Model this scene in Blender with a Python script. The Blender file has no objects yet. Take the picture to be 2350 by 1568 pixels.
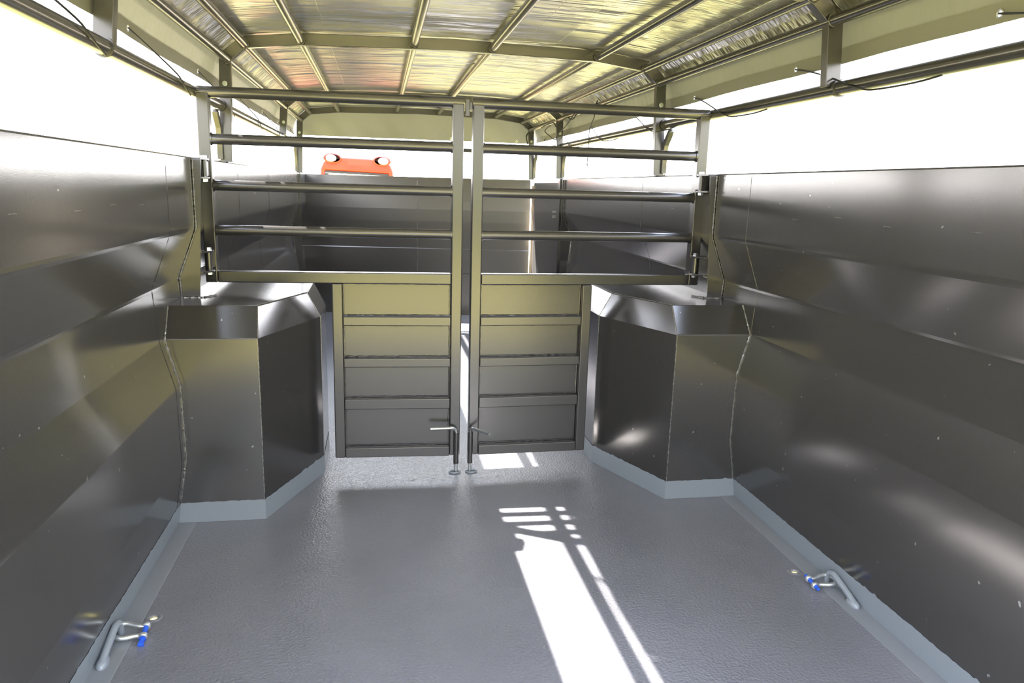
import bpy, math, random
from mathutils import Vector, Matrix
random.seed(7)
C = bpy.context.scene.collection
R = math.radians

# ------------------------------------------------------------------ camera
cam = bpy.data.objects.new('camera', bpy.data.cameras.new('camera')); C.objects.link(cam)
yaw, pit, rol = 0.1808, 0.2050, 0.0277
f = Vector((math.sin(yaw)*math.cos(pit), math.cos(yaw)*math.cos(pit), -math.sin(pit)))
r = Vector((math.cos(yaw), -math.sin(yaw), 0)); u = r.cross(f)
r2 = math.cos(rol)*r + math.sin(rol)*u; u2 = -math.sin(rol)*r + math.cos(rol)*u
M3 = Matrix((r2, u2, -f)).transposed()
cam.matrix_world = Matrix.Translation((-0.3786, 0, 1.3003)) @ M3.to_4x4()
cam.data.sensor_fit = 'HORIZONTAL'; cam.data.sensor_width = 36
cam.data.lens = 1691.24/2350*36; cam.data.clip_start = .02; cam.data.clip_end = 500
bpy.context.scene.camera = cam

# ------------------------------------------------------------------ light
vs = bpy.context.scene.view_settings
vs.view_transform = 'Standard'; vs.look = 'None'; vs.exposure = 1.27; vs.gamma = 1; vs.use_curve_mapping = False
w = bpy.data.worlds.new('world'); bpy.context.scene.world = w; w.use_nodes = True
nt = w.node_tree; nt.nodes.clear()
tc = nt.nodes.new('ShaderNodeTexCoord'); sp = nt.nodes.new('ShaderNodeSeparateXYZ')
rp = nt.nodes.new('ShaderNodeValToRGB'); bg = nt.nodes.new('ShaderNodeBackground'); wo = nt.nodes.new('ShaderNodeOutputWorld')
nt.links.new(tc.outputs['Generated'], sp.inputs[0]); nt.links.new(sp.outputs['Z'], rp.inputs[0])
nt.links.new(rp.outputs[0], bg.inputs[0]); nt.links.new(bg.outputs[0], wo.inputs[0])
el = rp.color_ramp.elements
el[0].position = 0.0; el[0].color = (1, .985, .955, 1); el[1].position = .7; el[1].color = (.66, .77, 1, 1)
e = rp.color_ramp.elements.new(.22); e.color = (.93, .95, 1, 1)
mr = nt.nodes.new('ShaderNodeMapRange'); nt.links.new(sp.outputs['Y'], mr.inputs[0])   # the half of the sky away from the sun is dimmer
mr.inputs[1].default_value = -.9; mr.inputs[2].default_value = -.1; mr.inputs[3].default_value = 2.2; mr.inputs[4].default_value = 5.2
nt.links.new(mr.outputs[0], bg.inputs[1])
sun = bpy.data.objects.new('sun', bpy.data.lights.new('sun', 'SUN')); C.objects.link(sun)
sun.data.energy = 26; sun.data.angle = R(.6); sun.data.color = (1, .95, .88)
sun.rotation_euler = Vector((.87, -.505, -1)).to_track_quat('-Z', 'Y').to_euler()

# ------------------------------------------------------------------ materials
def mat(name, col, rough=.5, metal=0., **k):
    m = bpy.data.materials.new(name); m.use_nodes = True
    b = m.node_tree.nodes['Principled BSDF']
    b.inputs['Base Color'].default_value = (*col, 1); b.inputs['Roughness'].default_value = rough
    b.inputs['Metallic'].default_value = metal
    for n, v in k.items(): b.inputs[n.replace('_', ' ')].default_value = v
    return m
def nodes(m): return m.node_tree.nodes, m.node_tree.links, m.node_tree.nodes['Principled BSDF']
def noise(m, scale, detail=4, vec=None, stretch=None, rough=.5):
    N, L, b = nodes(m)
    t = N.new('ShaderNodeTexCoord'); n = N.new('ShaderNodeTexNoise')
    n.inputs['Scale'].default_value = scale; n.inputs['Detail'].default_value = detail; n.inputs['Roughness'].default_value = rough
    if stretch:
        mp = N.new('ShaderNodeMapping'); mp.inputs['Scale'].default_value = stretch
        L.new(t.outputs['Object'], mp.inputs[0]); L.new(mp.outputs[0], n.inputs['Vector'])
    else: L.new(t.outputs['Object'], n.inputs['Vector'])
    return n.outputs['Fac']
def bump(m, sock, strength, dist, prev=None):
    N, L, b = nodes(m)
    bp = N.new('ShaderNodeBump'); bp.inputs['Strength'].default_value = strength; bp.inputs['Distance'].default_value = dist
    L.new(sock, bp.inputs['Height'])
    if prev: L.new(prev, bp.inputs['Normal'])
    L.new(bp.outputs[0], b.inputs['Normal']); return bp.outputs[0]
def ramp(m, sock, stops, target):
    N, L, b = nodes(m)
    q = N.new('ShaderNodeValToRGB'); L.new(sock, q.inputs[0])
    q.color_ramp.elements[0].position = stops[0][0]; q.color_ramp.elements[0].color = (*stops[0][1], 1)
    q.color_ramp.elements[1].position = stops[1][0]; q.color_ramp.elements[1].color = (*stops[1][1], 1)
    for p, c in stops[2:]:
        e = q.color_ramp.elements.new(p); e.color = (*c, 1)
    L.new(q.outputs[0], b.inputs[target])

M = {}
# dark bronze hammered enamel of walls, gates and frame
def enamel(name, col, rough, big=.0):
    m = mat(name, col, rough, .72)
    a = bump(m, noise(m, 420, 2), .10, .0006)
    if big: a = bump(m, noise(m, 2.6, 2, stretch=(1, .6, 1)), 1.0, big, a)
    return m
M['wall'] = enamel('bronze_enamel_sheet', (.142, .137, .135), .17, .0008)
ramp(M['wall'], noise(M['wall'], 42, 1), [(.775, (.142, .137, .135)), (.80, (.5, .5, .5))], 'Base Color')
M['wallf'] = enamel('bronze_enamel_front', (.145, .138, .132), .26, .0)
M['frame'] = enamel('bronze_enamel_tube', (.125, .120, .119), .22)
M['weld'] = mat('weld_bead', (.30, .29, .28), .3, .7)
m = mat('grey_deck_coating', (.165, .175, .20), .30, 0, Coat_Weight=.8, Coat_Roughness=.08)
a = bump(m, noise(m, 110, 2), .8, .0035); a = bump(m, noise(m, 7, 3), .25, .004, a); m.node_tree.links.new(a, m.node_tree.nodes['Principled BSDF'].inputs['Coat Normal'])
ramp(m, noise(m, 3, 5), [(.3, (.200, .198, .224)), (.7, (.238, .236, .264))], 'Base Color')
M['floor'] = m
m = mat('grey_deck_sealer', (.235, .245, .27), .26, 0); bump(m, noise(m, 40, 3), .2, .001); M['strip'] = m
m = mat('light_grey_paint', (.28, .31, .345), .27, 0); bump(m, noise(m, 25, 3), .15, .001); M['band'] = m
m = mat('silver_foil_lining', (.80, .78, .72), .30, .9)
a = bump(m, noise(m, 1.0, 4, stretch=(1.3, 9, 3), rough=.55), 1.0, .06)
bump(m, noise(m, 6, 5), .6, .010, a); M['silver'] = m
# tarpaulin cloth lets light through
m = mat('grey_green_tarpaulin', (.24, .235, .17), .5, 0)
N, L, b = nodes(m); tr = N.new('ShaderNodeBsdfTranslucent'); tr.inputs[0].default_value = (.36, .35, .22, 1)
mx = N.new('ShaderNodeMixShader'); mx.inputs[0].default_value = .035
out = N['Material Output']; L.new(b.outputs[0], mx.inputs[1]); L.new(tr.outputs[0], mx.inputs[2]); L.new(mx.outputs[0], out.inputs[0])
a = bump(m, noise(m, 3, 4, stretch=(1, 3, 1)), .7, .02); bump(m, noise(m, 14, 4), .3, .004, a); M['tarp'] = m
m = mat('tarpaulin_hem', (.25, .245, .18), .5, 0); bump(m, noise(m, 14, 4), .3, .004); M['hem'] = m
m = mat('galvanised_steel', (.62, .64, .66), .34, .75); bump(m, noise(m, 60, 3), .3, .001)
ramp(m, noise(m, 30, 3), [(.3, (.48, .50, .52)), (.7, (.68, .70, .72))], 'Base Color'); M['galv'] = m
M['zinc'] = mat('zinc_bolt', (.75, .78, .80), .22, .9)
m = mat('grey_painted_bar', (.30, .33, .37), .3, .1); bump(m, noise(m, 50, 3), .4, .002); M['bar'] = m
M['blue'] = mat('blue_paint', (.03, .13, .75), .4)
M['rubber'] = mat('black_rubber', (.015, .015, .016), .6)
M['plastic'] = mat('dark_plastic', (.03, .03, .035), .45)
M['red'] = mat('red_orange_paint', (.62, .035, .012), .3, 0, Coat_Weight=.5)
M['lens'] = mat('lamp_lens', (.85, .87, .88), .12, .6)
M['eyelet'] = mat('eyelet_metal', (.8, .8, .78), .3, .9)
M['tyre'] = mat('tyre_rubber', (.02, .02, .02), .8)
M['rim'] = mat('rim_paint', (.6, .6, .58), .4)
m = mat('cab_glass', (1, 1, 1), .02); nodes(m)[2].inputs['Transmission Weight'].default_value = 1; nodes(m)[2].inputs['IOR'].default_value = 1.05; M['glass'] = m
m = mat('ground_grass', (.2, .24, .05), .95)
n1 = noise(m, .12, 6)
ramp(m, n1, [(.40, (.20, .182, .042)), (.62, (.28, .245, .085))], 'Base Color')
bump(m, noise(m, 30, 4), .6, .05); M['grass'] = m
m = mat('ground_gravel', (.5, .42, .32), .95)
ramp(m, noise(m, 20, 6), [(.3, (.26, .21, .15)), (.7, (.34, .28, .20))], 'Base Color'); M['gravel'] = m

# ------------------------------------------------------------------ mesh helpers
class MB:
    def __init__(s): s.v = []; s.f = []
    def add(s, vs_, fs):
        o = len(s.v); s.v += [tuple(v) for v in vs_]; s.f += [tuple(i+o for i in f_) for f_ in fs]; return s
    def box(s, a, b):
        x0, y0, z0 = a; x1, y1, z1 = b
        V = [(x0,y0,z0),(x1,y0,z0),(x1,y1,z0),(x0,y1,z0),(x0,y0,z1),(x1,y0,z1),(x1,y1,z1),(x0,y1,z1)]
        return s.add(V, [(0,3,2,1),(4,5,6,7),(0,1,5,4),(1,2,6,5),(2,3,7,6),(3,0,4,7)])
    def tube(s, pts, r_, n=16, caps=True, closed=False, flat=None):
        pts = [Vector(p) for p in pts]; k = len(pts); rr = r_ if isinstance(r_, (list, tuple)) else [r_]*k
        rings = []; ref = None
        for i, p in enumerate(pts):
            if closed: t = (pts[(i+1) % k]-pts[i-1]).normalized()
            elif i == 0: t = (pts[1]-p).normalized()
            elif i == k-1: t = (p-pts[i-1]).normalized()
            else: t = ((pts[i+1]-p).normalized()+(p-pts[i-1]).normalized()).normalized()
            if ref is None: ref = Vector((0,0,1)) if abs(t.z) < .9 else Vector((1,0,0))
            a = (ref - t*ref.dot(t)).normalized(); ref = a; b_ = t.cross(a)
            rings.append([p + (a*math.cos(2*math.pi*j/n)+b_*math.sin(2*math.pi*j/n))*rr[i] for j in range(n)])
        V = [q for ri in rings for q in ri]; F = []
        m_ = k if closed else k-1
        for i in range(m_):
            for j in range(n):
                a = i*n+j; b2 = i*n+(j+1) % n; c = ((i+1) % k)*n+(j+1) % n; d = ((i+1) % k)*n+j
                F.append((a, b2, c, d))
        if caps and not closed: F.append(tuple(reversed(range(n)))); F.append(tuple(range((k-1)*n, k*n)))
        return s.add(V, F)
    def prism(s, poly, axis, a, b):
        # poly: 2D points in the plane across axis ('x': (y,z), 'y': (x,z), 'z': (x,y))
        def P(q, c): return {'x': (c, q[0], q[1]), 'y': (q[0], c, q[1]), 'z': (q[0], q[1], c)}[axis]
        n = len(poly); V = [P(q, a) for q in poly]+[P(q, b) for q in poly]
        F = [tuple(range(n)), tuple(reversed(range(n, 2*n)))]+[(i, i+n, (i+1) % n+n, (i+1) % n) for i in range(n)]
        return s.add(V, F)
    def rect_path(s, pts, wx, wy):
        # mitred rectangular tube through points lying in a plane of constant y: wx in plane, wy along y
        k = len(pts); V = []; F = []
        P = [Vector((p[0], p[2])) for p in pts]; y = pts[0][1]
        for i in range(k):
            if i == 0: t1 = t2 = (P[1]-P[0]).normalized()
            elif i == k-1: t1 = t2 = (P[i]-P[i-1]).normalized()
            else: t1 = (P[i]-P[i-1]).normalized(); t2 = (P[i+1]-P[i]).normalized()
            n1 = Vector((-t1.y, t1.x)); n2 = Vector((-t2.y, t2.x)); n_ = (n1+n2).normalized(); sc = 1/max(.3, n_.dot(n1))
            for sx, sy in ((-1,-1),(1,-1),(1,1),(-1,1)):
                q = P[i]+n_*sc*sx*wx/2; V.append((q.x, y+sy*wy/2, q.y))
        for i in range(k-1):
            for j in range(4): F.append((i*4+j, i*4+(j+1) % 4, (i+1)*4+(j+1) % 4, (i+1)*4+j))
        F += [(3,2,1,0), tuple(range((k-1)*4, k*4))]
        return s.add(V, F)
    def build(s, name, m_, parent=None, smooth=30, bevel=0, seg=2, solid=None, merge=False):
        me = bpy.data.meshes.new(name); me.from_pydata(s.v, [], s.f); me.validate()
        import bmesh
        bm = bmesh.new(); bm.from_mesh(me)
        if merge: bmesh.ops.remove_doubles(bm, verts=bm.verts, dist=1e-5)
        bmesh.ops.recalc_face_normals(bm, faces=bm.faces); bm.to_mesh(me); bm.free()
        for p in me.polygons: p.use_smooth = smooth > 0
        me.set_sharp_from_angle(angle=R(smooth))
        me.materials.append(M[m_] if isinstance(m_, str) else m_)
        o = bpy.data.objects.new(name, me); C.objects.link(o); o.parent = parent
        if solid is not None:
            q = o.modifiers.new('thickness', 'SOLIDIFY'); q.thickness = solid[0]; q.offset = solid[1]
        if bevel:
            q = o.modifiers.new('bevel', 'BEVEL'); q.width = bevel; q.segments = seg; q.limit_method = 'ANGLE'; q.angle_limit = R(35)
            q.harden_normals = True
        return o
def empty(name, loc, label, cat, group=None, rz=0):
    o = bpy.data.objects.new(name, None); C.objects.link(o); o.location = loc; o.rotation_euler.z = rz
    o.empty_display_size = .05
    return tag(o, label, cat, group)
def tag(o, label, cat, group=None):
    o['label'] = label; o['category'] = cat
    if group: o['group'] = group
    return o
def struct(o, label=None, cat=None):
    o['kind'] = 'structure'
    if label: o['label'] = label
    if cat: o['category'] = cat
    return o
def local(mb, T):
    mb.v = [tuple(T @ Vector(v)) for v in mb.v]; return mb
def off(mb, o):   # world coordinates -> coordinates of an unrotated parent
    mb.v = [(v[0]-o.location.x, v[1]-o.location.y, v[2]-o.location.z) for v in mb.v]; return mb
def seam(mb, pts, r_=.003, step=.007, jit=.35, n=6):
    pts = [Vector(p) for p in pts]; P = []
    for a, b in zip(pts[:-1], pts[1:]):
        k = max(1, int((b-a).length/step))
        for i in range(k): P.append(a.lerp(b, i/k))
    P.append(pts[-1])
    rr = [r_*(1+random.uniform(-jit, jit)) for _ in P]
    j = r_*.25
    P = [p+Vector((random.uniform(-j, j), random.uniform(-j, j), random.uniform(-j, j))) for p in P]
    return mb.tube(P, rr, n)
def holed_quad(mb, O, U, V, u0, u1, v0, v1, cu, cv, rad, n=24):
    # rectangle u0..u1 x v0..v1 (in the plane O + u*U + v*V) with a round hole
    O, U, V = Vector(O), Vector(U), Vector(V); circ = []; per = []
    for i in range(n):
        a = 2*math.pi*i/n; c, s_ = math.cos(a), math.sin(a)
        circ.append(O+U*(cu+rad*c)+V*(cv+rad*s_))
        tx = ((u1-cu)/c if c > 1e-9 else (u0-cu)/c if c < -1e-9 else 1e9); ty = ((v1-cv)/s_ if s_ > 1e-9 else (v0-cv)/s_ if s_ < -1e-9 else 1e9)
        t = min(tx, ty); per.append((cu+t*c, cv+t*s_))
    # snap nearest perimeter samples to the corners
    for cx, cy in ((u0, v0), (u1, v0), (u1, v1), (u0, v1)):
        i = min(range(n), key=lambda k_: (per[k_][0]-cx)**2+(per[k_][1]-cy)**2); per[i] = (cx, cy)
    pv = [O+U*a+V*b for a, b in per]
    mb.add(circ+pv, [(i, (i+1) % n, (i+1) % n+n, i+n) for i in range(n)])

def curve(pts, n=8):
    pts = [Vector(p) for p in pts]; out_ = []
    for i in range(len(pts)-1):
        p0 = pts[max(0, i-1)]; p1 = pts[i]; p2 = pts[i+1]; p3 = pts[min(len(pts)-1, i+2)]
        for k_ in range(n):
            t = k_/n; out_.append(.5*((2*p1)+(-p0+p2)*t+(2*p0-5*p1+4*p2-p3)*t*t+(-p0+3*p1-3*p2+p3)*t**3))
    out_.append(pts[-1]); return out_

# ------------------------------------------------------------------ the body of the trailer
Y0, YF = .25, 7.62
PROF = [(1.15, 0), (1.138, .083), (1.1086, .262), (1.1118, .55), (1.157, .725), (1.17, .914), (1.0967, 1.111), (1.0974, 1.381)]
def px(z):
    for (xa, za), (xb, zb) in zip(PROF[:-1], PROF[1:]):
        if za <= z <= zb: return xa+(xb-xa)*(z-za)/(zb-za)
    return PROF[-1][0]
def side_wall(s, y0, y1, name):
    mb = MB(); P = []
    # small radius at every fold
    for i, (x, z) in enumerate(PROF):
        if 0 < i < len(PROF)-1:
            a = Vector(PROF[i-1]); b = Vector((x, z)); c = Vector(PROF[i+1]); d = .010
            p0 = b+(a-b).normalized()*d; p1 = b+(c-b).normalized()*d
            P += [tuple(p0), tuple((p0+p1)/4+b/2), tuple(p1)]
        else: P.append((x, z))
    P += [(1.100, 1.386), (1.106, 1.388)]
    ys = [y0+(y1-y0)*i/60 for i in range(61)]; V = []; F = []; n = len(P)
    for y in ys:
        for x, z in P: V.append((s*x, y, z))
    for i in range(60):
        for j in range(n-1): F.append((i*n+j, (i+1)*n+j, (i+1)*n+j+1, i*n+j+1))
    # outer skin
    o = len(V); V += [(s*1.20, y0, 0), (s*1.20, y1, 0), (s*1.20, y1, .93), (s*1.20, y0, .93), (s*1.115, y0, 1.388), (s*1.115, y1, 1.388), (s*1.125, y0, 1.12), (s*1.125, y1, 1.12)]
    F += [(o, o+1, o+2, o+3), (o+3, o+2, o+7, o+6), (o+6, o+7, o+5, o+4)]
    F += [(n-1, o+4, o+5, 60*n+n-1)]
    mb.add(V, F)
    return struct(mb.build(name, 'wall', smooth=4))
wl = side_wall(-1, Y0, 7.75, 'wall_left')
wr = side_wall(1, Y0, 6.02, 'wall_right')
struct(wl, 'long bronze enamelled steel side of the trailer on the left, folded into ribs', 'wall')
struct(wr, 'long bronze enamelled steel side of the trailer on the right, folded into ribs', 'wall')
# weld lines on the walls
for s, w_, ys in ((-1, wl, (2.76, 4.108, 5.192)), (1, wr, (2.82, 4.08))):
    for y in ys:
        mb = MB(); pts = [(s*(px(z)-.0005), y, z) for z in (.09, .262, .55, .725, .914, 1.111, 1.375)]
        if y > 3: pts = pts[3:]
        seam(mb, pts, .0007, .012, .9, 5); mb.build('weld_seam', 'frame', w_)
# short raised stitch marks
for s, w_ in ((-1, wl), (1, wr)):
    mb = MB()
    for y in (1.62, 1.95, 2.2, 2.45, 3.6, 4.6):
        z = 1.225+random.uniform(-.01, .01); seam(mb, [(s*1.097, y, z), (s*1.097, y+.035, z)], .0012, .006, .5, 5)
    mb.build('weld_stitch', 'weld', w_)
# front wall
def front_wall():
    mb = MB(); a = Vector((-1.19, 7.75)); b = Vector((1.125, 7.42)); d = (b-a).normalized(); nrm = Vector((d.y, -d.x))   # towards the camera
    prof = [(0, 0), (0, .425), (.008, .432), (.006, .675), (0, .682), (.002, .95), (.0, 1.07), (-.022, 1.385)]
    V = []; n = len(prof)
    for e in (a, b):
        for o_, z in prof: q = e+nrm*o_; V.append((q.x, q.y, z))
    F = [(i, i+1, n+i+1, n+i) for i in range(n-1)]
    return mb.add(V, F).build('wall_front', 'wallf', smooth=0, solid=(.02, 1))
wf = front_wall(); struct(wf, 'low front wall of the trailer behind the gates, folded steel', 'wall')
mb = MB(); seam(mb, [(.0, 7.555, .02), (.0, 7.555, 1.35)], .0014, .015, .5, 5); mb.build('weld_seam', 'weld', wf)
# access door in the right side, near the front
dt = empty('side_door', (1.10, 6.1, 0), 'plain bronze steel side door behind the right gate, pale painted daylight slit at its front edge', 'door')
mb = MB(); mb.prism([(1.10, .02), (1.15, .02), (1.135, 1.36), (1.10, 1.36)], 'y', 6.10, 7.14); off(mb, dt).build('door_panel', 'wall', dt, bevel=.004)
mb = MB(); mb.box((1.085, 6.02, 0), (1.135, 6.09, 1.39)); off(mb, dt).build('door_jamb', 'frame', dt, bevel=.004)
M['slit_daylight'] = mat('painted_slit_daylight', (.55, .43, .30), .6)  # strip added in the door gap, pale colour painted in for sunlit ground outside
mb = MB(); mb.prism([(1.086, 7.150), (1.126, 7.150), (1.126, 7.19), (1.086, 7.19)], 'z', .02, 1.33); off(mb, dt).build('daylight_strip', 'slit_daylight', dt)['label'] = 'pale beige strip painted as daylight in the door gap'
mb = MB()
for z in (1.11, 1.07): mb.tube([(1.10, 6.25, z), (1.085, 6.25, z)], .012, 10)
off(mb, dt).build('rivet', 'zinc', dt)

# floor with two drain holes and raised lips
HOLES = [(-1.0605, 2.161), (1.055, 2.168)]
mb = MB(); hx = 1.150
ys = [Y0, 2.10, 2.23, 7.78]
mb.add([(-hx, Y0, 0), (hx, Y0, 0), (hx, 2.10, 0), (-hx, 2.10, 0)], [(0, 1, 2, 3)])
mb.add([(-hx, 2.23, 0), (hx, 2.23, 0), (hx, 7.78, 0), (-hx, 7.78, 0)], [(0, 1, 2, 3)])
mb.add([(-1.0, 2.10, 0), (1.0, 2.10, 0), (1.0, 2.23, 0), (-1.0, 2.23, 0)], [(0, 1, 2, 3)])
for (x, y) in HOLES:
    s = 1 if x > 0 else -1; x0, x1 = sorted((s*1.0, s*hx))
    holed_quad(mb, (0, 0, 0), (1, 0, 0), (0, 1, 0), x0, x1, 2.10, 2.23, x, y, .011)
    n = 24; V = []
    for k, (rr, z) in enumerate(((.011, 0), (.013, .002), (.018, .004), (.023, .002), (.026, .0002))):
        V += [(x+rr*math.cos(2*math.pi*i/n), y+rr*math.sin(2*math.pi*i/n), z) for i in range(n)]
    V += [(x+.011*math.cos(2*math.pi*i/n), y+.011*math.sin(2*math.pi*i/n), -.006) for i in range(n)]
    F = [(k*n+i, k*n+(i+1) % n, (k+1)*n+(i+1) % n, (k+1)*n+i) for k in range(4) for i in range(n)]
    F += [(i, (i+1) % n, 5*n+(i+1) % n, 5*n+i) for i in range(n)]
    mb.add(V, F)
fl = mb.build('floor', 'floor', smooth=60)
struct(fl, 'grey textured coated steel deck of the trailer', 'floor')
# smoother sealed margin along each side (structure trim)
k = 1
for s in (-1, 1):
    mb = MB()
    for (y0, y1) in ((Y0, 2.82), (4.094, 7.4)):
        mb.prism([(s*1.086, .0003), (s*1.091, .003), (s*1.15, .0025), (s*1.15, .0003)], 'y', y0, y1)
    struct(mb.build('trim_%d' % k, 'strip', fl if False else None), 'smooth sealed strip of deck along the %s wall' % ('left' if s < 0 else 'right'), 'trim'); k += 1
def ragged(n): return [random.uniform(-.0016, .0016) + (random.uniform(.002, .005) if random.random() < .06 else 0) for _ in range(n)]
def band(path, top=.083, wallx=None):
    # painted band following a plan path (list of (x, y)), offset slightly towards the inside
    mb = MB(); pts = []
    for (a, b) in zip(path[:-1], path[1:]):
        a, b = Vector(a), Vector(b); k_ = max(2, int((b-a).length/.012))
        for i in range(k_): pts.append(a.lerp(b, i/k_))
    pts.append(Vector(path[-1])); rg = ragged(len(pts)); V = []; F = []
    for p, g in zip(pts, rg):
        V += [(p.x, p.y, .0005), (p.x*(1 if wallx is None else wallx), p.y, top+g)]
    F = [(2*i, 2*i+2, 2*i+3, 2*i+1) for i in range(len(pts)-1)]
    return mb.add(V, F)
for s, nm, y1 in ((-1, 'baseboard_left', 7.7), (1, 'baseboard_right', 6.02)):
    mb = MB()
    for a, b in ((Y0, 2.822), (4.094, y1)):
        q = band([(s*1.149, a), (s*1.149, b)], .083, (px(.083)-.0010)/1.149); mb.add(q.v, q.f)
    struct(mb.build(nm, 'band', smooth=4), 'light grey painted band at the foot of the %s wall' % ('left' if s < 0 else 'right'), 'baseboard')

# wheel arches
def arch(s):
    o = empty('wheel_arch', (s*.9, 2.82, 0), 'bronze steel wheel arch box on the %s, chamfered top, beside the gates' % ('left' if s < 0 else 'right'), 'wheel arch', 'wheel arches beside the gates')
    rows = []
    for z in (.001, .083, .262, .55, .725, .833):
        w_ = px(z)-.0008
        if z < .8: plan = [(w_, 2.8195), (.828, 2.8195), (.636, 3.29), (.636, 3.62), (.828, 4.09), (w_, 4.09)]
        else: plan = [(w_, 2.922), (.841, 2.922), (.690, 3.278), (.690, 3.632), (.841, 3.988), (w_, 3.988)]
        rows.append([(s*x, y, z) for x, y in plan])
    mb = MB(); V = [p for r_ in rows for p in r_]
    F = [(i*6+j, i*6+j+1, (i+1)*6+j+1, (i+1)*6+j) for i in range(5) for j in range(5)]+[tuple(range(30, 36))]
    off(mb.add(V, F), o).build('arch_shell', 'wall', o, bevel=.004, seg=2, smooth=4)
    # welds
    mb = MB()
    seam(mb, [(s*(px(z)-.002), 2.818, z) for z in (.083, .262, .55, .725)]+[(s*(px(.833)-.002), 2.918, .833)], .0032)
    seam(mb, [(s*.829, 2.8185, .083), (s*.829, 2.8185, .725)], .0015, .007, .6)
    seam(mb, [(s*.829, 2.8185, .725), (s*.841, 2.921, .834)], .0022)
    seam(mb, [(s*.841, 2.922, .834), (s*.690, 3.278, .834), (s*.690, 3.6, .834)], .0020)
    seam(mb, [(s*.636, 3.29, .09), (s*.636, 3.29, .725), (s*.690, 3.278, .833)], .0018)
    off(mb, o).build('weld_seam', 'weld', o)
    e = .0014
    q = band([(s*1.149, 2.8195-e), (s*(.828-e), 2.8195-e), (s*(.636-e), 3.29), (s*(.636-e), 3.62), (s*(.828-e), 4.09+e), (s*1.149, 4.09+e)])
    off(q, o).build('paint_band', 'band', o, smooth=4)['label'] = 'light grey painted band'
arch(-1); arch(1)

# hinge posts welded between arch top and wall top
def post(s, y, z0, near=True):
    side = 'left' if s < 0 else 'right'
    lab = ('narrow steel gusset post on top of the %s wheel arch, carrying the gate hinges' if near else 'small steel gusset post on the %s wall, far behind the gates') % side
    o = empty('gate_post', (s*1.08, y, z0), lab, 'post')
    mb = MB(); zs = [z for z in (z0, .914, 1.0, 1.111, 1.25, 1.378) if z >= z0]; e = -.001
    poly = [(s*(px(z)+e), z) for z in zs]+[(s*(1.062 if near else 1.078), 1.378), (s*(1.093 if near else 1.084), z0)]
    mb.prism(poly, 'y', y, y+.008); off(mb, o).build('gusset_plate', 'frame', o, bevel=.001, seg=1)
    if near:
        bx = 1.07 if s < 0 else 1.060
        for z in (1.381, 1.308, 1.014, .933):
            l = MB(); ring = [(s*(bx+.021*math.cos(R(t))), 3.215+.021*math.sin(R(t))) for t in range(0, 181, 20)]
            l.prism([(s*(bx+.040), y+.0085), (s*(bx+.034), 3.19)]+ring+[(s*(bx-.021), 3.19), (s*(bx-.004 if z > 1.2 else bx+.010), y+.0085)], 'z', z-.004, z+.004)
            off(l, o).build('hinge_lug', 'frame', o, bevel=.0015, seg=1)
    mb = MB(); seam(mb, [(s*(px(z)-.004), y-.002, z) for z in zs], .0023 if near else .0015, .006, .5)
    if near: seam(mb, [(s*(px(z0)-.01), y-.003, z0+.001), (s*1.084, y-.003, z0+.001)], .004); seam(mb, [(s*1.08, y+.0, z0+.001), (s*1.045, y+.06, z0+.001)], .004)
    off(mb, o).build('weld_seam', 'weld', o)
post(-1, 3.128, .8335); post(1, 3.128, .8335)
post(-1, 7.1, .3, False); post(1, 5.9, .3, False)

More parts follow.
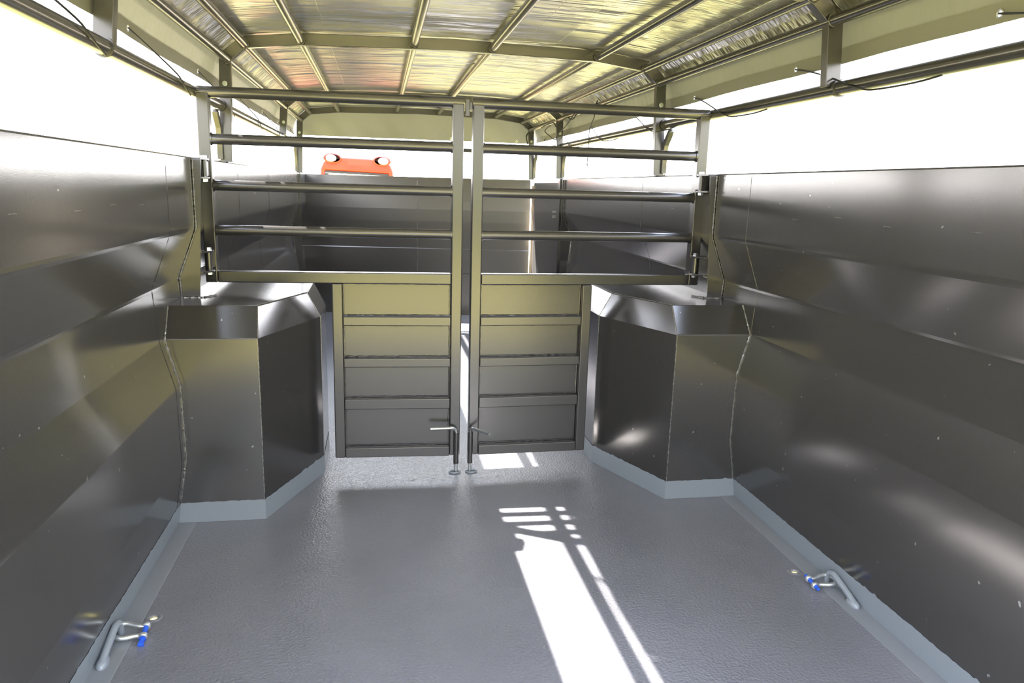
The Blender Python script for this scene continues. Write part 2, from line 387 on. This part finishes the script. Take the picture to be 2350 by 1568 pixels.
# ------------------------------------------------------------------ gates
def gate(s):
    yh = 3.31 if s < 0 else 3.285; yi = 3.262; xh = 1.079
    side = 'left' if s < 0 else 'right'
    d = Vector((-s*(xh-.0425), yi-yh, 0)); Lg = d.length
    o = empty('partition_gate', (s*xh, yh, 0), 'tall steel partition gate on the %s, round bars above four recessed panels' % side, 'gate', 'pair of partition gates', 0)
    ex = d.normalized(); T = Matrix(((ex.x, 0, 0), (ex.y, 1, 0), (0, 0, 1))).to_4x4()   # local x along the gate towards the middle
    def bl(mb, name, m_='frame', par=o, **k): return local(mb, T).build(name, m_, par, **k)
    hw = .0245; D = .0245; zt = 1.651; xi = Lg; xm = xh-.5605
    bl(MB().box((-hw, -D, .875), (hw, D, zt-.004)), 'hinge_stile', bevel=.005)
    bl(MB().box((xi-hw, -D, .078), (xi+hw-.002, D, zt-.006)), 'meeting_stile', bevel=.005)
    bl(MB().tube([(-hw, 0, zt), (xi+hw, 0, zt)], .0225, 20), 'top_rail')
    for z in (1.466, 1.279, 1.0945):
        b_ = MB().tube([(hw, 0, z), (xi-hw, 0, z)], .0215, 20)
        for xx in (hw+.001, xi-hw-.001): b_.tube([(xx-.004, 0, z), (xx+.004, 0, z)], .0255, 16)
        bl(b_, 'bar')
    bl(MB().box((hw, -D, .875), (xi-hw, D, .923)), 'middle_rail', bevel=.005)
    bl(MB().box((xm-.0225, -D, .075), (xm+.0225, D, .8748)), 'panel_stile', bevel=.005)
    for za, zb in ((.688, .729), (.499, .540), (.304, .352), (.075, .121)):
        bl(MB().box((xm+.0225, -D, za), (xi-hw, D, zb)), 'cross_rail', bevel=.004)
    for za, zb in ((.729, .875), (.540, .688), (.352, .499), (.121, .304)):
        p_ = MB().box((xm+.0225, .011, za+.0005), (xi-hw, .015, zb-.0005)); bl(p_, 'panel', 'frame')
        sm = MB(); a, b = xm+.0255, xi-hw-.003
        seam(sm, [(a, .010, za+.003), (b, .010, za+.003), (b, .010, zb-.003), (a, .010, zb-.003), (a, .010, za+.003)], .0028, .010, .5, 6)
        bl(sm, 'panel_weld', 'frame')
    # hinge barrels with their pins, sitting between the lugs of the post
    for za, zb in ((1.313, 1.376), (.938, 1.009)):
        bx, by = s*(1.07 if s < 0 else 1.060), 3.215
        q = MB().tube([(bx, by, za), (bx, by, zb)], .0125, 16); q.v = [(v[0]-o.location.x, v[1]-o.location.y, v[2]) for v in q.v]
        hb = q.build('hinge_barrel', 'frame', o)
        q = MB(); n6 = [(math.cos(R(60*i+15))*.0125, math.sin(R(60*i+15))*.0125) for i in range(6)]
        q.prism([(bx+a, by+b) for a, b in n6], 'z', za-.009-.012, za-.009); q.prism([(bx+a, by+b) for a, b in n6], 'z', zb+.0091, zb+.0091+.010)
        q.tube([(bx, by, za-.02), (bx, by, zb+.02)], .007, 10)
        q.v = [(v[0]-o.location.x, v[1]-o.location.y, v[2]) for v in q.v]
        q.build('hinge_pin', 'zinc', hb)['label'] = 'bright zinc hinge bolt'
        q = MB().box((min(bx, bx), 0, 0), (bx, 0, 0)) if False else MB().box((bx-.007, by+.009, za+.004), (bx+.007, yh-D+.001, zb-.004))
        q.v = [(v[0]-o.location.x, v[1]-o.location.y, v[2]) for v in q.v]; q.build('hinge_tab', 'frame', o)
    # drop bolt in its sleeve
    sx = -.038 if s < 0 else .027; sy = 3.222
    def wl_(q): q.v = [(v[0]-o.location.x, v[1]-o.location.y, v[2]) for v in q.v]; return q
    sl = wl_(MB().tube([(sx, sy, .045), (sx, sy, .195)], .0125, 18)).build('bolt_sleeve', 'frame', o)
    wl_(MB().box((sx-.006, sy+.010, .085), (sx+.006, yi-D+.002, .19))).build('sleeve_tab', 'frame', o)
    if s < 0: H = [(sx, sy, .195), (sx-.003, sy-.001, .207), (sx-.010, sy-.004, .2155), (sx-.022, sy-.008, .219), (-.158, sy-.012, .219)]
    else: H = [(sx, sy, .195), (sx+.001, sy-.003, .206), (sx+.005, sy-.010, .2135), (sx+.013, sy-.020, .2165), (.100, sy-.110, .219)]
    rb = wl_(MB().tube([(sx, sy, .004), (sx, sy, .12)]+H, .0078, 14)).build('drop_bolt', 'zinc', o, smooth=50); rb['label'] = 'zinc plated drop bolt with bent handle'
    if s > 0:
        wl_(MB().box((-.012, yi-.012, 1.60), (.006, yi+.012, 1.665))).build('latch_plate', 'frame', o, bevel=.002)
        wl_(MB().box((.006, yi-.006, 1.625), (.019, yi+.012, 1.655))).build('latch_arm', 'frame', o, bevel=.002)
gate(-1); gate(1)
for s, x in ((-1, -.044), (1, .033)):
    mb = MB(); n = 20; pts = [(x+.024*math.cos(2*math.pi*i/n), 3.222+.015*math.sin(2*math.pi*i/n), .003) for i in range(n)]
    mb.tube(pts, .0045, 8, closed=True)
    tag(mb.build('bolt_keeper', 'bar'), 'flat oval keeper ring on the deck under the %s drop bolt' % ('left' if s < 0 else 'right'), 'keeper', 'floor keepers of the drop bolts')

# ------------------------------------------------------------------ canopy frame
cf = empty('canopy_frame', (0, 3.867, 1.38), 'bronze tubular roof frame of bows, purlins and side rails over the trailer', 'roof frame')
PU = [(-1.081, 1.863), (-.999, 1.936), (-.742, 1.968), (-.200, 1.986), (.190, 1.985), (.738, 1.974), (.997, 1.930), (1.081, 1.863)]
RAILZ, RX = 1.653, 1.125
for (y, lb, rb) in ((.30, 1.39, 1.39), (1.0, 1.655, 1.655), (2.36, 1.66, 1.66), (3.895, 1.39, 1.39), (6.15, 1.66, 1.39), (7.33, 1.39, 1.39)):
    mb = MB()
    P = [((-1.132 if y == 2.36 else -1.108), lb), ((-1.11 if y == 2.36 else -1.092), 1.872), (-1.003, 1.946), (-.742, 1.974), (0, 1.991), (.742, 1.978), (1.003, 1.944), (1.092, 1.870), (1.108, rb)]
    mb.rect_path([(a, y, b) for a, b in P], .054, .036)
    if y > 1.5:
        for (a, b) in PU: mb.tube([(a, y-.030, b), (a, y-.024, b)], .0235, 14)
    bw = off(mb, cf).build('bow', 'frame', cf, bevel=.004, smooth=25)
    for s, zb in ((-1, lb), (1, rb)):
        if zb < 1.5 and y > 1:
            q = MB(); q.prism([(y-.036, 1.40), (y-.036, 1.50), (y-.048, 1.545), (y-.095, 1.590), (y-.108, 1.612), (y-.092, 1.628), (y-.03, 1.57), (y, 1.545), (y+.03, 1.57), (y+.092, 1.628), (y+.108, 1.612), (y+.095, 1.590), (y+.048, 1.545), (y+.036, 1.50), (y+.036, 1.40)], 'x', s*1.118, s*1.145)
            off(q, cf).build('rail_cradle', 'frame', cf, bevel=.003)
            q = MB(); q.box((min(s*1.076, s*1.142), y-.034, 1.3885), (max(s*1.076, s*1.142), y+.034, 1.396)); off(q, cf).build('foot_plate', 'frame', cf, bevel=.001, seg=1)
        if y in (3.895, 6.15, 7.33):
            q = MB(); q.tube([(s*1.095, y-.025, 1.752), (s*1.095, y-.032, 1.752)], .0095, 6); q.tube([(s*1.095, y-.024, 1.752), (s*1.095, y-.0265, 1.752)], .012, 16); off(q, cf).build('bow_bolt', 'zinc', cf)['label'] = 'zinc bolt head'
for (a, b) in PU: off(MB().tube([(a, .25, b), (a, 7.33, b)], .0195, 18), cf).build('purlin', 'frame', cf)
for s in (-1, 1):
    q = MB().tube([(s*RX, .25, RAILZ), (s*RX, 7.44, RAILZ)], .0235, 20)
    for y in (2.36, 3.895): q.tube([(s*RX, y-.034, RAILZ), (s*RX, y-.024, RAILZ)], .029, 16)
    off(q, cf).build('side_rail', 'frame', cf)
off(MB().tube([(-RX, 7.44, RAILZ), (RX, 7.44, RAILZ)], .0205, 18), cf).build('front_rail', 'frame', cf)

# ------------------------------------------------------------------ tarpaulin
tp = empty('tarpaulin', (0, 3.8, 2.0), 'silver lined tarpaulin roof with grey green side flaps stretched over the bows', 'tarpaulin')
SK = [(-1.125, 1.885), (-1.018, 1.976), (-.745, 2.006), (-.2, 2.023), (.2, 2.023), (.745, 2.008), (1.018, 1.974), (1.125, 1.883)]
def skin(name, m_, dz, seg_, ny=220):
    V = []; F = []; pts = []
    for (a, b) in zip(seg_[:-1], seg_[1:]):
        k_ = max(3, int(Vector((b[0]-a[0], b[1]-a[1])).length/.035))
        for i in range(k_): t = i/k_; pts.append((a[0]+(b[0]-a[0])*t, a[1]+(b[1]-a[1])*t, math.sin(math.pi*t)))
    pts.append((*seg_[-1], 0)); n = len(pts)
    for iy in range(ny+1):
        y = .22+(7.42-.22)*iy/ny
        for (x, z, sg) in pts:
            wv = .0022*math.sin(y*31+2.2*math.sin(x*3.1+y*1.3)+x*1.4)+.0016*math.sin(y*57+x*4+1.5*math.sin(x*7))
            V.append((x, y, z+dz+sg*(wv+.003)))
    for iy in range(ny):
        for j in range(n-1): F.append((iy*n+j, iy*n+j+1, (iy+1)*n+j+1, (iy+1)*n+j))
    return off(MB().add(V, F), tp).build(name, m_, tp, smooth=80)
skin('roof_lining', 'silver', 0, SK)['label'] = 'creased silver foil lining'
M['tarp_top'] = mat('tarpaulin_outside', (.30, .31, .30), .5)
skin('roof_sheet', 'tarp_top', .006, SK, 60)
def lining_seams():
    mb = MB()
    for x in (-.62, .34, .50, 1.0):
        pts = []; 
        for i in range(60):
            y = .4+i*.117; zz = 2.0205 if abs(x) < .7 else 1.976; zz = 2.004+(.745-abs(x))*.03 if abs(x) < .745 else 1.977
            pts.append((x+.0015*math.sin(i*1.9), y, zz-.002))
        mb.tube(pts, .0008, 5)
    return off(mb, tp).build('lining_seam', 'silver', tp)
lining_seams()
EY = [.80, 1.73, 2.66, 3.58, 4.50, 5.42, 6.25, 7.0]
def flap(s):
    mb = MB(); n0 = 1.915
    # main cloth from the eave down to the hem
    V = []; F = []; ny = 260; rows = 9; top = Vector((1.128, 1.888)); bot = Vector((1.155, 1.786))
    def wob(y, t): return t*(.0025*math.sin(y*3.3+s)+.0015*math.sin(y*9.7+s*2+t)+.0008*math.sin(y*29+s*3+2*t))
    def sag(y): return .002*math.sin(y*6.1+s*1.3)
    ys_ = [.22+(7.44-.22)*i/ny for i in range(ny+1)]
    for y in ys_:
        for j in range(rows+1):
            t = j/rows; p = top.lerp(bot, t); V.append((s*(p.x+wob(y, t)), y, p.y+sag(y)*t))
    for i in range(ny):
        for j in range(rows): F.append((i*(rows+1)+j, i*(rows+1)+j+1, (i+1)*(rows+1)+j+1, (i+1)*(rows+1)+j))
    off(mb.add(V, F), tp).build('side_flap', 'tarp', tp, smooth=80)
    # hem with real eyelet holes, doubled cloth
    hm = MB(); edges = sorted(set([.22, 7.44]+[y-.03 for y in EY]+[y+.03 for y in EY])); zt_, zb_ = 1.793, 1.738; xx = 1.1545
    def X(y): return xx+wob(y, 1)
    for a, b in zip(edges[:-1], edges[1:]):
        mid = (a+b)/2
        if any(abs(mid-y) < .02 for y in EY):
            O = Vector((s*X(a), a, 0)); U = Vector((s*(X(b)-X(a))/(b-a), 1, 0))
            holed_quad(hm, O-U*a+Vector((0, 0, sag(mid))), U, (0, 0, 1), a, b, zb_, zt_, mid, 1.762, .0075, 16)
        else:
            k_ = max(1, int((b-a)/.04))
            for i in range(k_):
                p, q = a+(b-a)*i/k_, a+(b-a)*(i+1)/k_
                hm.add([(s*X(p), p, zb_+sag(p)), (s*X(q), q, zb_+sag(q)), (s*X(q), q, zt_+sag(q)), (s*X(p), p, zt_+sag(p))], [(0, 1, 2, 3)])
    off(hm, tp).build('hem', 'hem', tp, smooth=80, merge=True)
    for y in EY:
        g = MB(); x = X(y); g.tube([(s*(x-.0015), y+.0095*math.cos(2*math.pi*i/16), 1.762+sag(y)+.0095*math.sin(2*math.pi*i/16)) for i in range(16)], .0024, 6, closed=True)
        off(g, tp).build('eyelet', 'eyelet', tp)
        x0 = s*(x-.004)
        side = 'left' if s < 0 else 'right'
        cd = MB(); z0 = 1.762+sag(y)
        dy = .42 if s < 0 else -.42
        if y > 7: continue
        P = [(s*(x+.006), y+.004*s, z0+.002), (x0, y, z0), (s*1.128, y+dy*.4, 1.724), (s*1.100, y+dy*.82, RAILZ+.024), (s*1.0965, y+dy*.98, RAILZ), (s*1.0975, y+dy*1.12, RAILZ-.016), (s*1.101, y+dy*1.28, RAILZ-.030)]
        if s > 0: P += [(s*1.104, y+dy*1.7, RAILZ-.032), (s*1.104, y+dy*1.95, RAILZ-.026)]
        P = P[:1]+curve(P[1:], 4)
        cd.tube(P, .0030, 8)
        ordi = {0.80: 'overhead, nearest', 1.73: 'well ahead of the gates', 2.66: 'nearest one ahead of the gates', 3.58: 'beside the gate top', 4.50: 'first past the gate', 5.42: 'second past the gate', 6.25: 'third past the gate', 7.0: 'farthest one, at the front corner'}[y]
        tag(cd.build('bungee_cord', 'rubber'), 'black elastic cord tying the %s flap to its rail, %s' % (side, ordi), 'cord', 'elastic cords along the side flaps')
flap(-1); flap(1)
def front_flap():
    V = []; F = []; n = 120
    import bisect
    def top(x):
        for (a, b) in zip(SK[:-1], SK[1:]):
            if a[0] <= x <= b[0]: return a[1]+(b[1]-a[1])*(x-a[0])/(b[0]-a[0])
        return 1.885
    rows = 10
    for i in range(n+1):
        x = -1.125+2.25*i/n
        for j in range(rows+1):
            t = j/rows; z = top(x)*(1-t)+(1.738)*t
            V.append((x, 7.42+.03*t+t*(.010*math.sin(x*9)+.006*math.sin(x*23+z*20)), z))
    for i in range(n):
        for j in range(rows): F.append((i*(rows+1)+j, i*(rows+1)+j+1, (i+1)*(rows+1)+j+1, (i+1)*(rows+1)+j))
    off(MB().add(V, F), tp).build('front_flap', 'tarp', tp, smooth=80)
    for x in (.32, .97):
        g = MB(); g.tube([(x+.009*math.cos(2*math.pi*i/16), 7.425, 1.757+.009*math.sin(2*math.pi*i/16)) for i in range(16)], .003, 6, closed=True)
        off(g, tp).build('eyelet', 'eyelet', tp)
front_flap()

# black cables hanging at the right front bow
cb = MB()
cb.tube(curve([(1.06, 4.95, 1.885), (1.06, 5.1, 1.83), (1.065, 5.25, 1.845), (1.06, 5.4, 1.865), (1.06, 5.6, 1.82), (1.065, 5.8, 1.85), (1.06, 6.05, 1.83), (1.055, 6.10, 1.80), (1.06, 6.25, 1.845), (1.06, 6.7, 1.84)]), .0045, 8)
cb.tube(curve([(1.06, 5.55, 1.86), (1.055, 5.75, 1.79), (1.05, 6.0, 1.74), (1.05, 6.10, 1.70), (1.05, 6.3, 1.74), (1.06, 6.55, 1.80), (1.06, 6.35, 1.83)]), .004, 8)
tag(cb.build('cable_bundle', 'rubber'), 'looped black cables tied along the right purlin at the third bow', 'cable')
cb = MB(); cb.tube(curve([(1.06, 5.02, 1.87), (1.075, 5.06, 1.80), (1.09, 5.22, 1.72), (1.098, 5.25, 1.64), (1.098, 5.26, 1.55), (1.098, 5.27, 1.47)]), .0035, 8)
tag(cb.build('hanging_cable', 'rubber'), 'single thin black cable hanging down past the right rail, beyond the gate', 'cable')
cb = MB(); cb.tube(curve([(1.05, 7.25, 1.83), (1.03, 7.24, 1.79), (1.045, 7.26, 1.74), (1.05, 7.25, 1.72)]), .006, 8)
tag(cb.build('short_cable', 'rubber'), 'short black cable end at the front right corner bow', 'cable')

# ------------------------------------------------------------------ lashing bars and shackles
def lash(s):
    side = 'left' if s < 0 else 'right'; x = s*1.128
    # hooped bar welded to the deck edge, leaning inward
    mb = MB()
    P = curve([(x, 1.935, .012), (x, 1.975, .026), (x, 2.02, .040), (x, 2.052, .048), (x, 2.076, .042), (x, 2.087, .026), (x, 2.089, .010), (x, 2.089, -.006)])
    mb.tube(P, .0100, 14)
    o = tag(mb.build('lashing_bar', 'bar', smooth=60), 'grey painted hooped steel bar welded to the deck edge on the %s' % side, 'tie-down bar', 'tie-down bars at the deck edges')
    w_ = MB(); w_.tube([(x, 1.914, .004), (x, 1.922, .005), (x, 1.936, .006), (x, 1.956, .006), (x, 1.972, .006)], [.004, .012, .0155, .0145, .008], 14); w_.build('weld_seam', 'bar', o, smooth=70)
    # bow shackle lying on the deck: local x runs from crown to pin
    lab = 'galvanised bow shackle with blue %s lying on the deck at the %s wall' % ('screw pin' if s < 0 else 'pin ends', side)
    sh = empty('bow_shackle', (s*1.124, 2.062, .026), lab, 'shackle', 'shackles on the tie-down bars')
    if s < 0: sh.rotation_euler = (R(14), R(7), R(4))
    else: sh.rotation_euler = (R(-4), R(6), R(178))
    r_ = .0095; sh.scale = (.74,)*3
    pts = [(.088, .0), (.070, .0)]
    body = [(.092, .026, 0), (.070, .0245, 0), (.050, .029, 0), (.028, .036, 0), (.006, .036, 0), (-.012, .024, 0), (-.019, 0, 0), (-.012, -.024, 0), (.006, -.036, 0), (.028, -.036, 0), (.050, -.029, 0), (.070, -.0245, 0), (.092, -.026, 0)]
    q = MB().tube(curve(body, 6), r_, 14)
    for t in (-1, 1): q.tube([(.092, t*.018, 0), (.092, t*.021, 0), (.092, t*.032, 0), (.092, t*.035, 0)], [.0145, .0175, .0175, .0145], 20)
    q.build('shackle_bow', 'galv', sh, smooth=60)
    q = MB(); a, b = (-.052, .040)
    q.tube([(.092, a, 0), (.092, b, 0)], .0095, 16)
    if s < 0:
        q.tube([(.092, -.038, 0), (.092, -.043, 0)], .013, 16)
        pn = q.build('shackle_pin', 'blue', sh); 
        e = MB(); e.prism([(.080, -.072), (.104, -.072), (.102, -.060), (.098, -.050), (.086, -.050), (.082, -.060)], 'z', -.008, .008); e.build('pin_head', 'blue', pn, bevel=.003)
    else:
        q.tube([(.092, .040, 0), (.092, .056, 0)], .008, 12); pn = q.build('shackle_pin', 'blue', sh)
    pn['label'] = 'bright blue pin'
lash(-1); lash(1)

# ------------------------------------------------------------------ outside
GZ = -.80
g = MB().add([(-120, -120, GZ), (120, -120, GZ), (120, 160, GZ), (-120, 160, GZ)], [(0, 1, 2, 3)]).build('ground', 'grass'); struct(g, 'sunlit grass field around the trailer', 'ground')
g = MB().add([(5, 8, GZ+.01), (60, 8, GZ+.01), (60, 110, GZ+.01), (5, 110, GZ+.01)], [(0, 1, 2, 3)]).build('ground_yard', 'gravel'); struct(g, 'pale gravel yard ahead of the trailer on the right', 'ground')

def wheel(name, loc, rad, wd, par):
    q = MB(); prof = [(.55, -.42), (.60, -.5), (.93, -.5), (1.0, -.36), (1.0, .36), (.93, .5), (.60, .5), (.55, .42)]
    n = 40; V = []; F = []
    for i in range(n):
        a = 2*math.pi*i/n
        for k_, (rr, xx) in enumerate(prof):
            g_ = rad*rr*(1 if k_ not in (3, 4) or i % 2 else .96); V.append((xx*wd, g_*math.cos(a), g_*math.sin(a)))
    m_ = len(prof)
    for i in range(n):
        for k_ in range(m_): F.append((i*m_+k_, i*m_+(k_+1) % m_, ((i+1) % n)*m_+(k_+1) % m_, ((i+1) % n)*m_+k_))
    q.add(V, F); o = q.build(name, 'tyre', par, smooth=40); o.location = loc
    q = MB().tube([(-wd*.2, 0, 0), (wd*.2, 0, 0)], rad*.56, 32); h = q.build('rim', 'rim', o); return o
def tractor():
    # local frame: rear of cab faces the trailer (-y)
    t = empty('tractor', (-.805, 13.0, GZ-.045), 'red tractor parked ahead of the trailer, cab roof showing over the front wall', 'tractor')
    Z = lambda z: z-GZ
    t.rotation_euler.y = .03
    hw = .60
    # roof: rounded slab with a raised lip and lamp pods at the rear corners
    q = MB(); sec = [(-hw-.01, Z(1.40)), (-hw-.005, Z(1.57)), (-hw+.04, Z(1.68)), (-hw+.14, Z(1.76)), (-.2, Z(1.775)), (.2, Z(1.775)), (hw-.14, Z(1.76)), (hw-.04, Z(1.68)), (hw+.005, Z(1.57)), (hw+.01, Z(1.40)), (hw-.05, Z(1.40)), (hw-.07, Z(1.545)), (-hw+.07, Z(1.545)), (-hw+.05, Z(1.40))]
    q.prism(sec, 'y', .02, 1.5); q.build('cab_roof', 'red', t, bevel=.03, seg=3)
    for s in (-1, 1):
        c = Vector((s*.405, -.02, Z(1.745))); n = 28
        V = []
        for (k_, yy) in ((1.0, .20), (1.0, .04), (.97, -.01), (.80, -.015), (.78, .045)):
            V += [(c.x+.155*k_*math.cos(2*math.pi*i/n), c.y+yy, c.z+.082*k_*math.sin(2*math.pi*i/n)) for i in range(n)]
        F = [(a*n+i, a*n+(i+1) % n, (a+1)*n+(i+1) % n, (a+1)*n+i) for a in range(4) for i in range(n)]
        pod = MB().add(V, F).build('lamp_pod', 'red', t, smooth=50)
        V = [(c.x+.121*math.cos(2*math.pi*i/n), c.y+.04, c.z+.064*math.sin(2*math.pi*i/n)) for i in range(n)]
        MB().add(V, [tuple(range(n))]).build('lamp_recess', 'plastic', pod, solid=(.01, 1))
        lx = c.x-.0*s+(-.025 if s < 0 else .025)
        q = MB().tube([(lx, c.y-.03, c.z), (lx, c.y-.012, c.z), (lx, c.y+.03, c.z)], [.050, .062, .062], 28)
        q.v = [(lx+(v[0]-lx)*1.42, v[1], v[2]) for v in q.v]; q.build('work_light', 'lens', pod)['label'] = 'oval bright work lamp'
    # rear window frame, pillars and glass
    q = MB(); q.box((-hw+.07, .05, Z(1.505)), (hw-.07, .30, Z(1.545)))
    for s in (-1, 1): q.prism([(s*(hw-.07), Z(1.50)), (s*(hw-.13), Z(1.50)), (s*(hw-.08), Z(.35)), (s*(hw-.02), Z(.35))], 'y', .05, .09)
    q.build('window_frame', 'plastic', t, bevel=.006)
    MB().add([(-hw+.10, .07, Z(.4)), (hw-.10, .07, Z(.4)), (hw-.10, .07, Z(1.50)), (-hw+.10, .07, Z(1.50))], [(0, 1, 2, 3)]).build('rear_window', 'glass', t, solid=(.004, 0))
    for s in (-1, 1):
        q = MB(); q.box((s*(hw-.05)-.025, 1.35, Z(.2)), (s*(hw-.05)+.025, 1.40, Z(1.55))); q.build('front_pillar', 'red', t, bevel=.008)
        q = MB(); q.prism([(.05, Z(.3)), (.11, Z(.3)), (.11, Z(1.55)), (.05, Z(1.55))], 'x', s*(hw-.07), s*(hw-.01)); q.build('rear_pillar', 'red', t, bevel=.008)
        q = MB(); q.prism([(-.75, Z(-.1)), (-.70, Z(.22)), (-.35, Z(.40)), (.25, Z(.40)), (.6, Z(.1)), (.55, Z(.08)), (.22, Z(.36)), (-.33, Z(.36)), (-.66, Z(.20)), (-.71, Z(-.1))], 'x', s*.42, s*1.02); q.build('fender', 'red', t, bevel=.01)
        wheel('rear_wheel', (s*.75, -.05, .60), .60, .36, t); wheel('front_wheel', (s*.66, 2.25, .40), .40, .24, t)
    q = MB(); q.box((-.17, .35, Z(.25)), (.17, .78, Z(.55))); q.box((-.20, .30, Z(.5)), (.20, .42, Z(1.25))); q.build('driver_seat', 'plastic', t, bevel=.04, seg=3)
    MB().tube([(.17*math.cos(2*math.pi*i/20), 1.0+.10*math.sin(2*math.pi*i/20), Z(.95)+.10*math.sin(2*math.pi*i/20)) for i in range(20)], .014, 8, closed=True).build('steering_wheel', 'plastic', t)
    MB().prism([(1.4, Z(.0)), (2.9, Z(-.02)), (2.95, Z(.30)), (2.7, Z(.50)), (1.4, Z(.66))], 'x', -.30, .30).build('hood', 'red', t, bevel=.04, seg=3)
    MB().box((-.45, -.1, Z(-.25)), (.45, 2.6, Z(.05))).build('chassis', 'plastic', t, bevel=.03)
    MB().tube([(.38, 1.6, Z(.5)), (.38, 1.6, Z(1.2))], .03, 12).build('exhaust_pipe', 'plastic', t)
tractor()

# unseen belt of trees added behind the trailer to dim the gate reflections
q = MB()
for i in range(46):
    a = R(180+180*(i+.5)/46); rr_ = 24+random.uniform(-3, 3); cx, cy = rr_*1.3*math.cos(a), rr_*math.sin(a)-2
    h = random.uniform(2.6, 3.6); n1_, n2_ = 20, 12; V = []; ph = random.random()*6
    for b_ in range(n2_+1):
        th = math.pi*b_/n2_
        for c_ in range(n1_):
            p_ = 2*math.pi*c_/n1_; k_ = 1+.13*math.sin(3*p_+ph+2*th)+.10*math.sin(7*p_+5*th+ph)+random.uniform(-.05, .05)
            V.append((cx+2.6*k_*math.sin(th)*math.cos(p_), cy+2.4*k_*math.sin(th)*math.sin(p_), GZ+h*.52-h*.52*k_*math.cos(th)))
    F = [(b_*n1_+c_, b_*n1_+(c_+1) % n1_, (b_+1)*n1_+(c_+1) % n1_, (b_+1)*n1_+c_) for b_ in range(n2_) for c_ in range(n1_)]
    q.add(V, F)
m = mat('tree_leaves', (.10, .13, .03), .7); ramp(m, noise(m, 2.5, 6), [(.35, (.05, .075, .015)), (.65, (.15, .17, .05))], 'Base Color'); bump(m, noise(m, 6, 4), 1, .3); M['leaves'] = m
o = q.build('unseen_tree_belt', 'leaves'); o['kind'] = 'stuff'; tag(o, 'unseen belt of leafy green trees added far behind the trailer for reflections', 'trees')
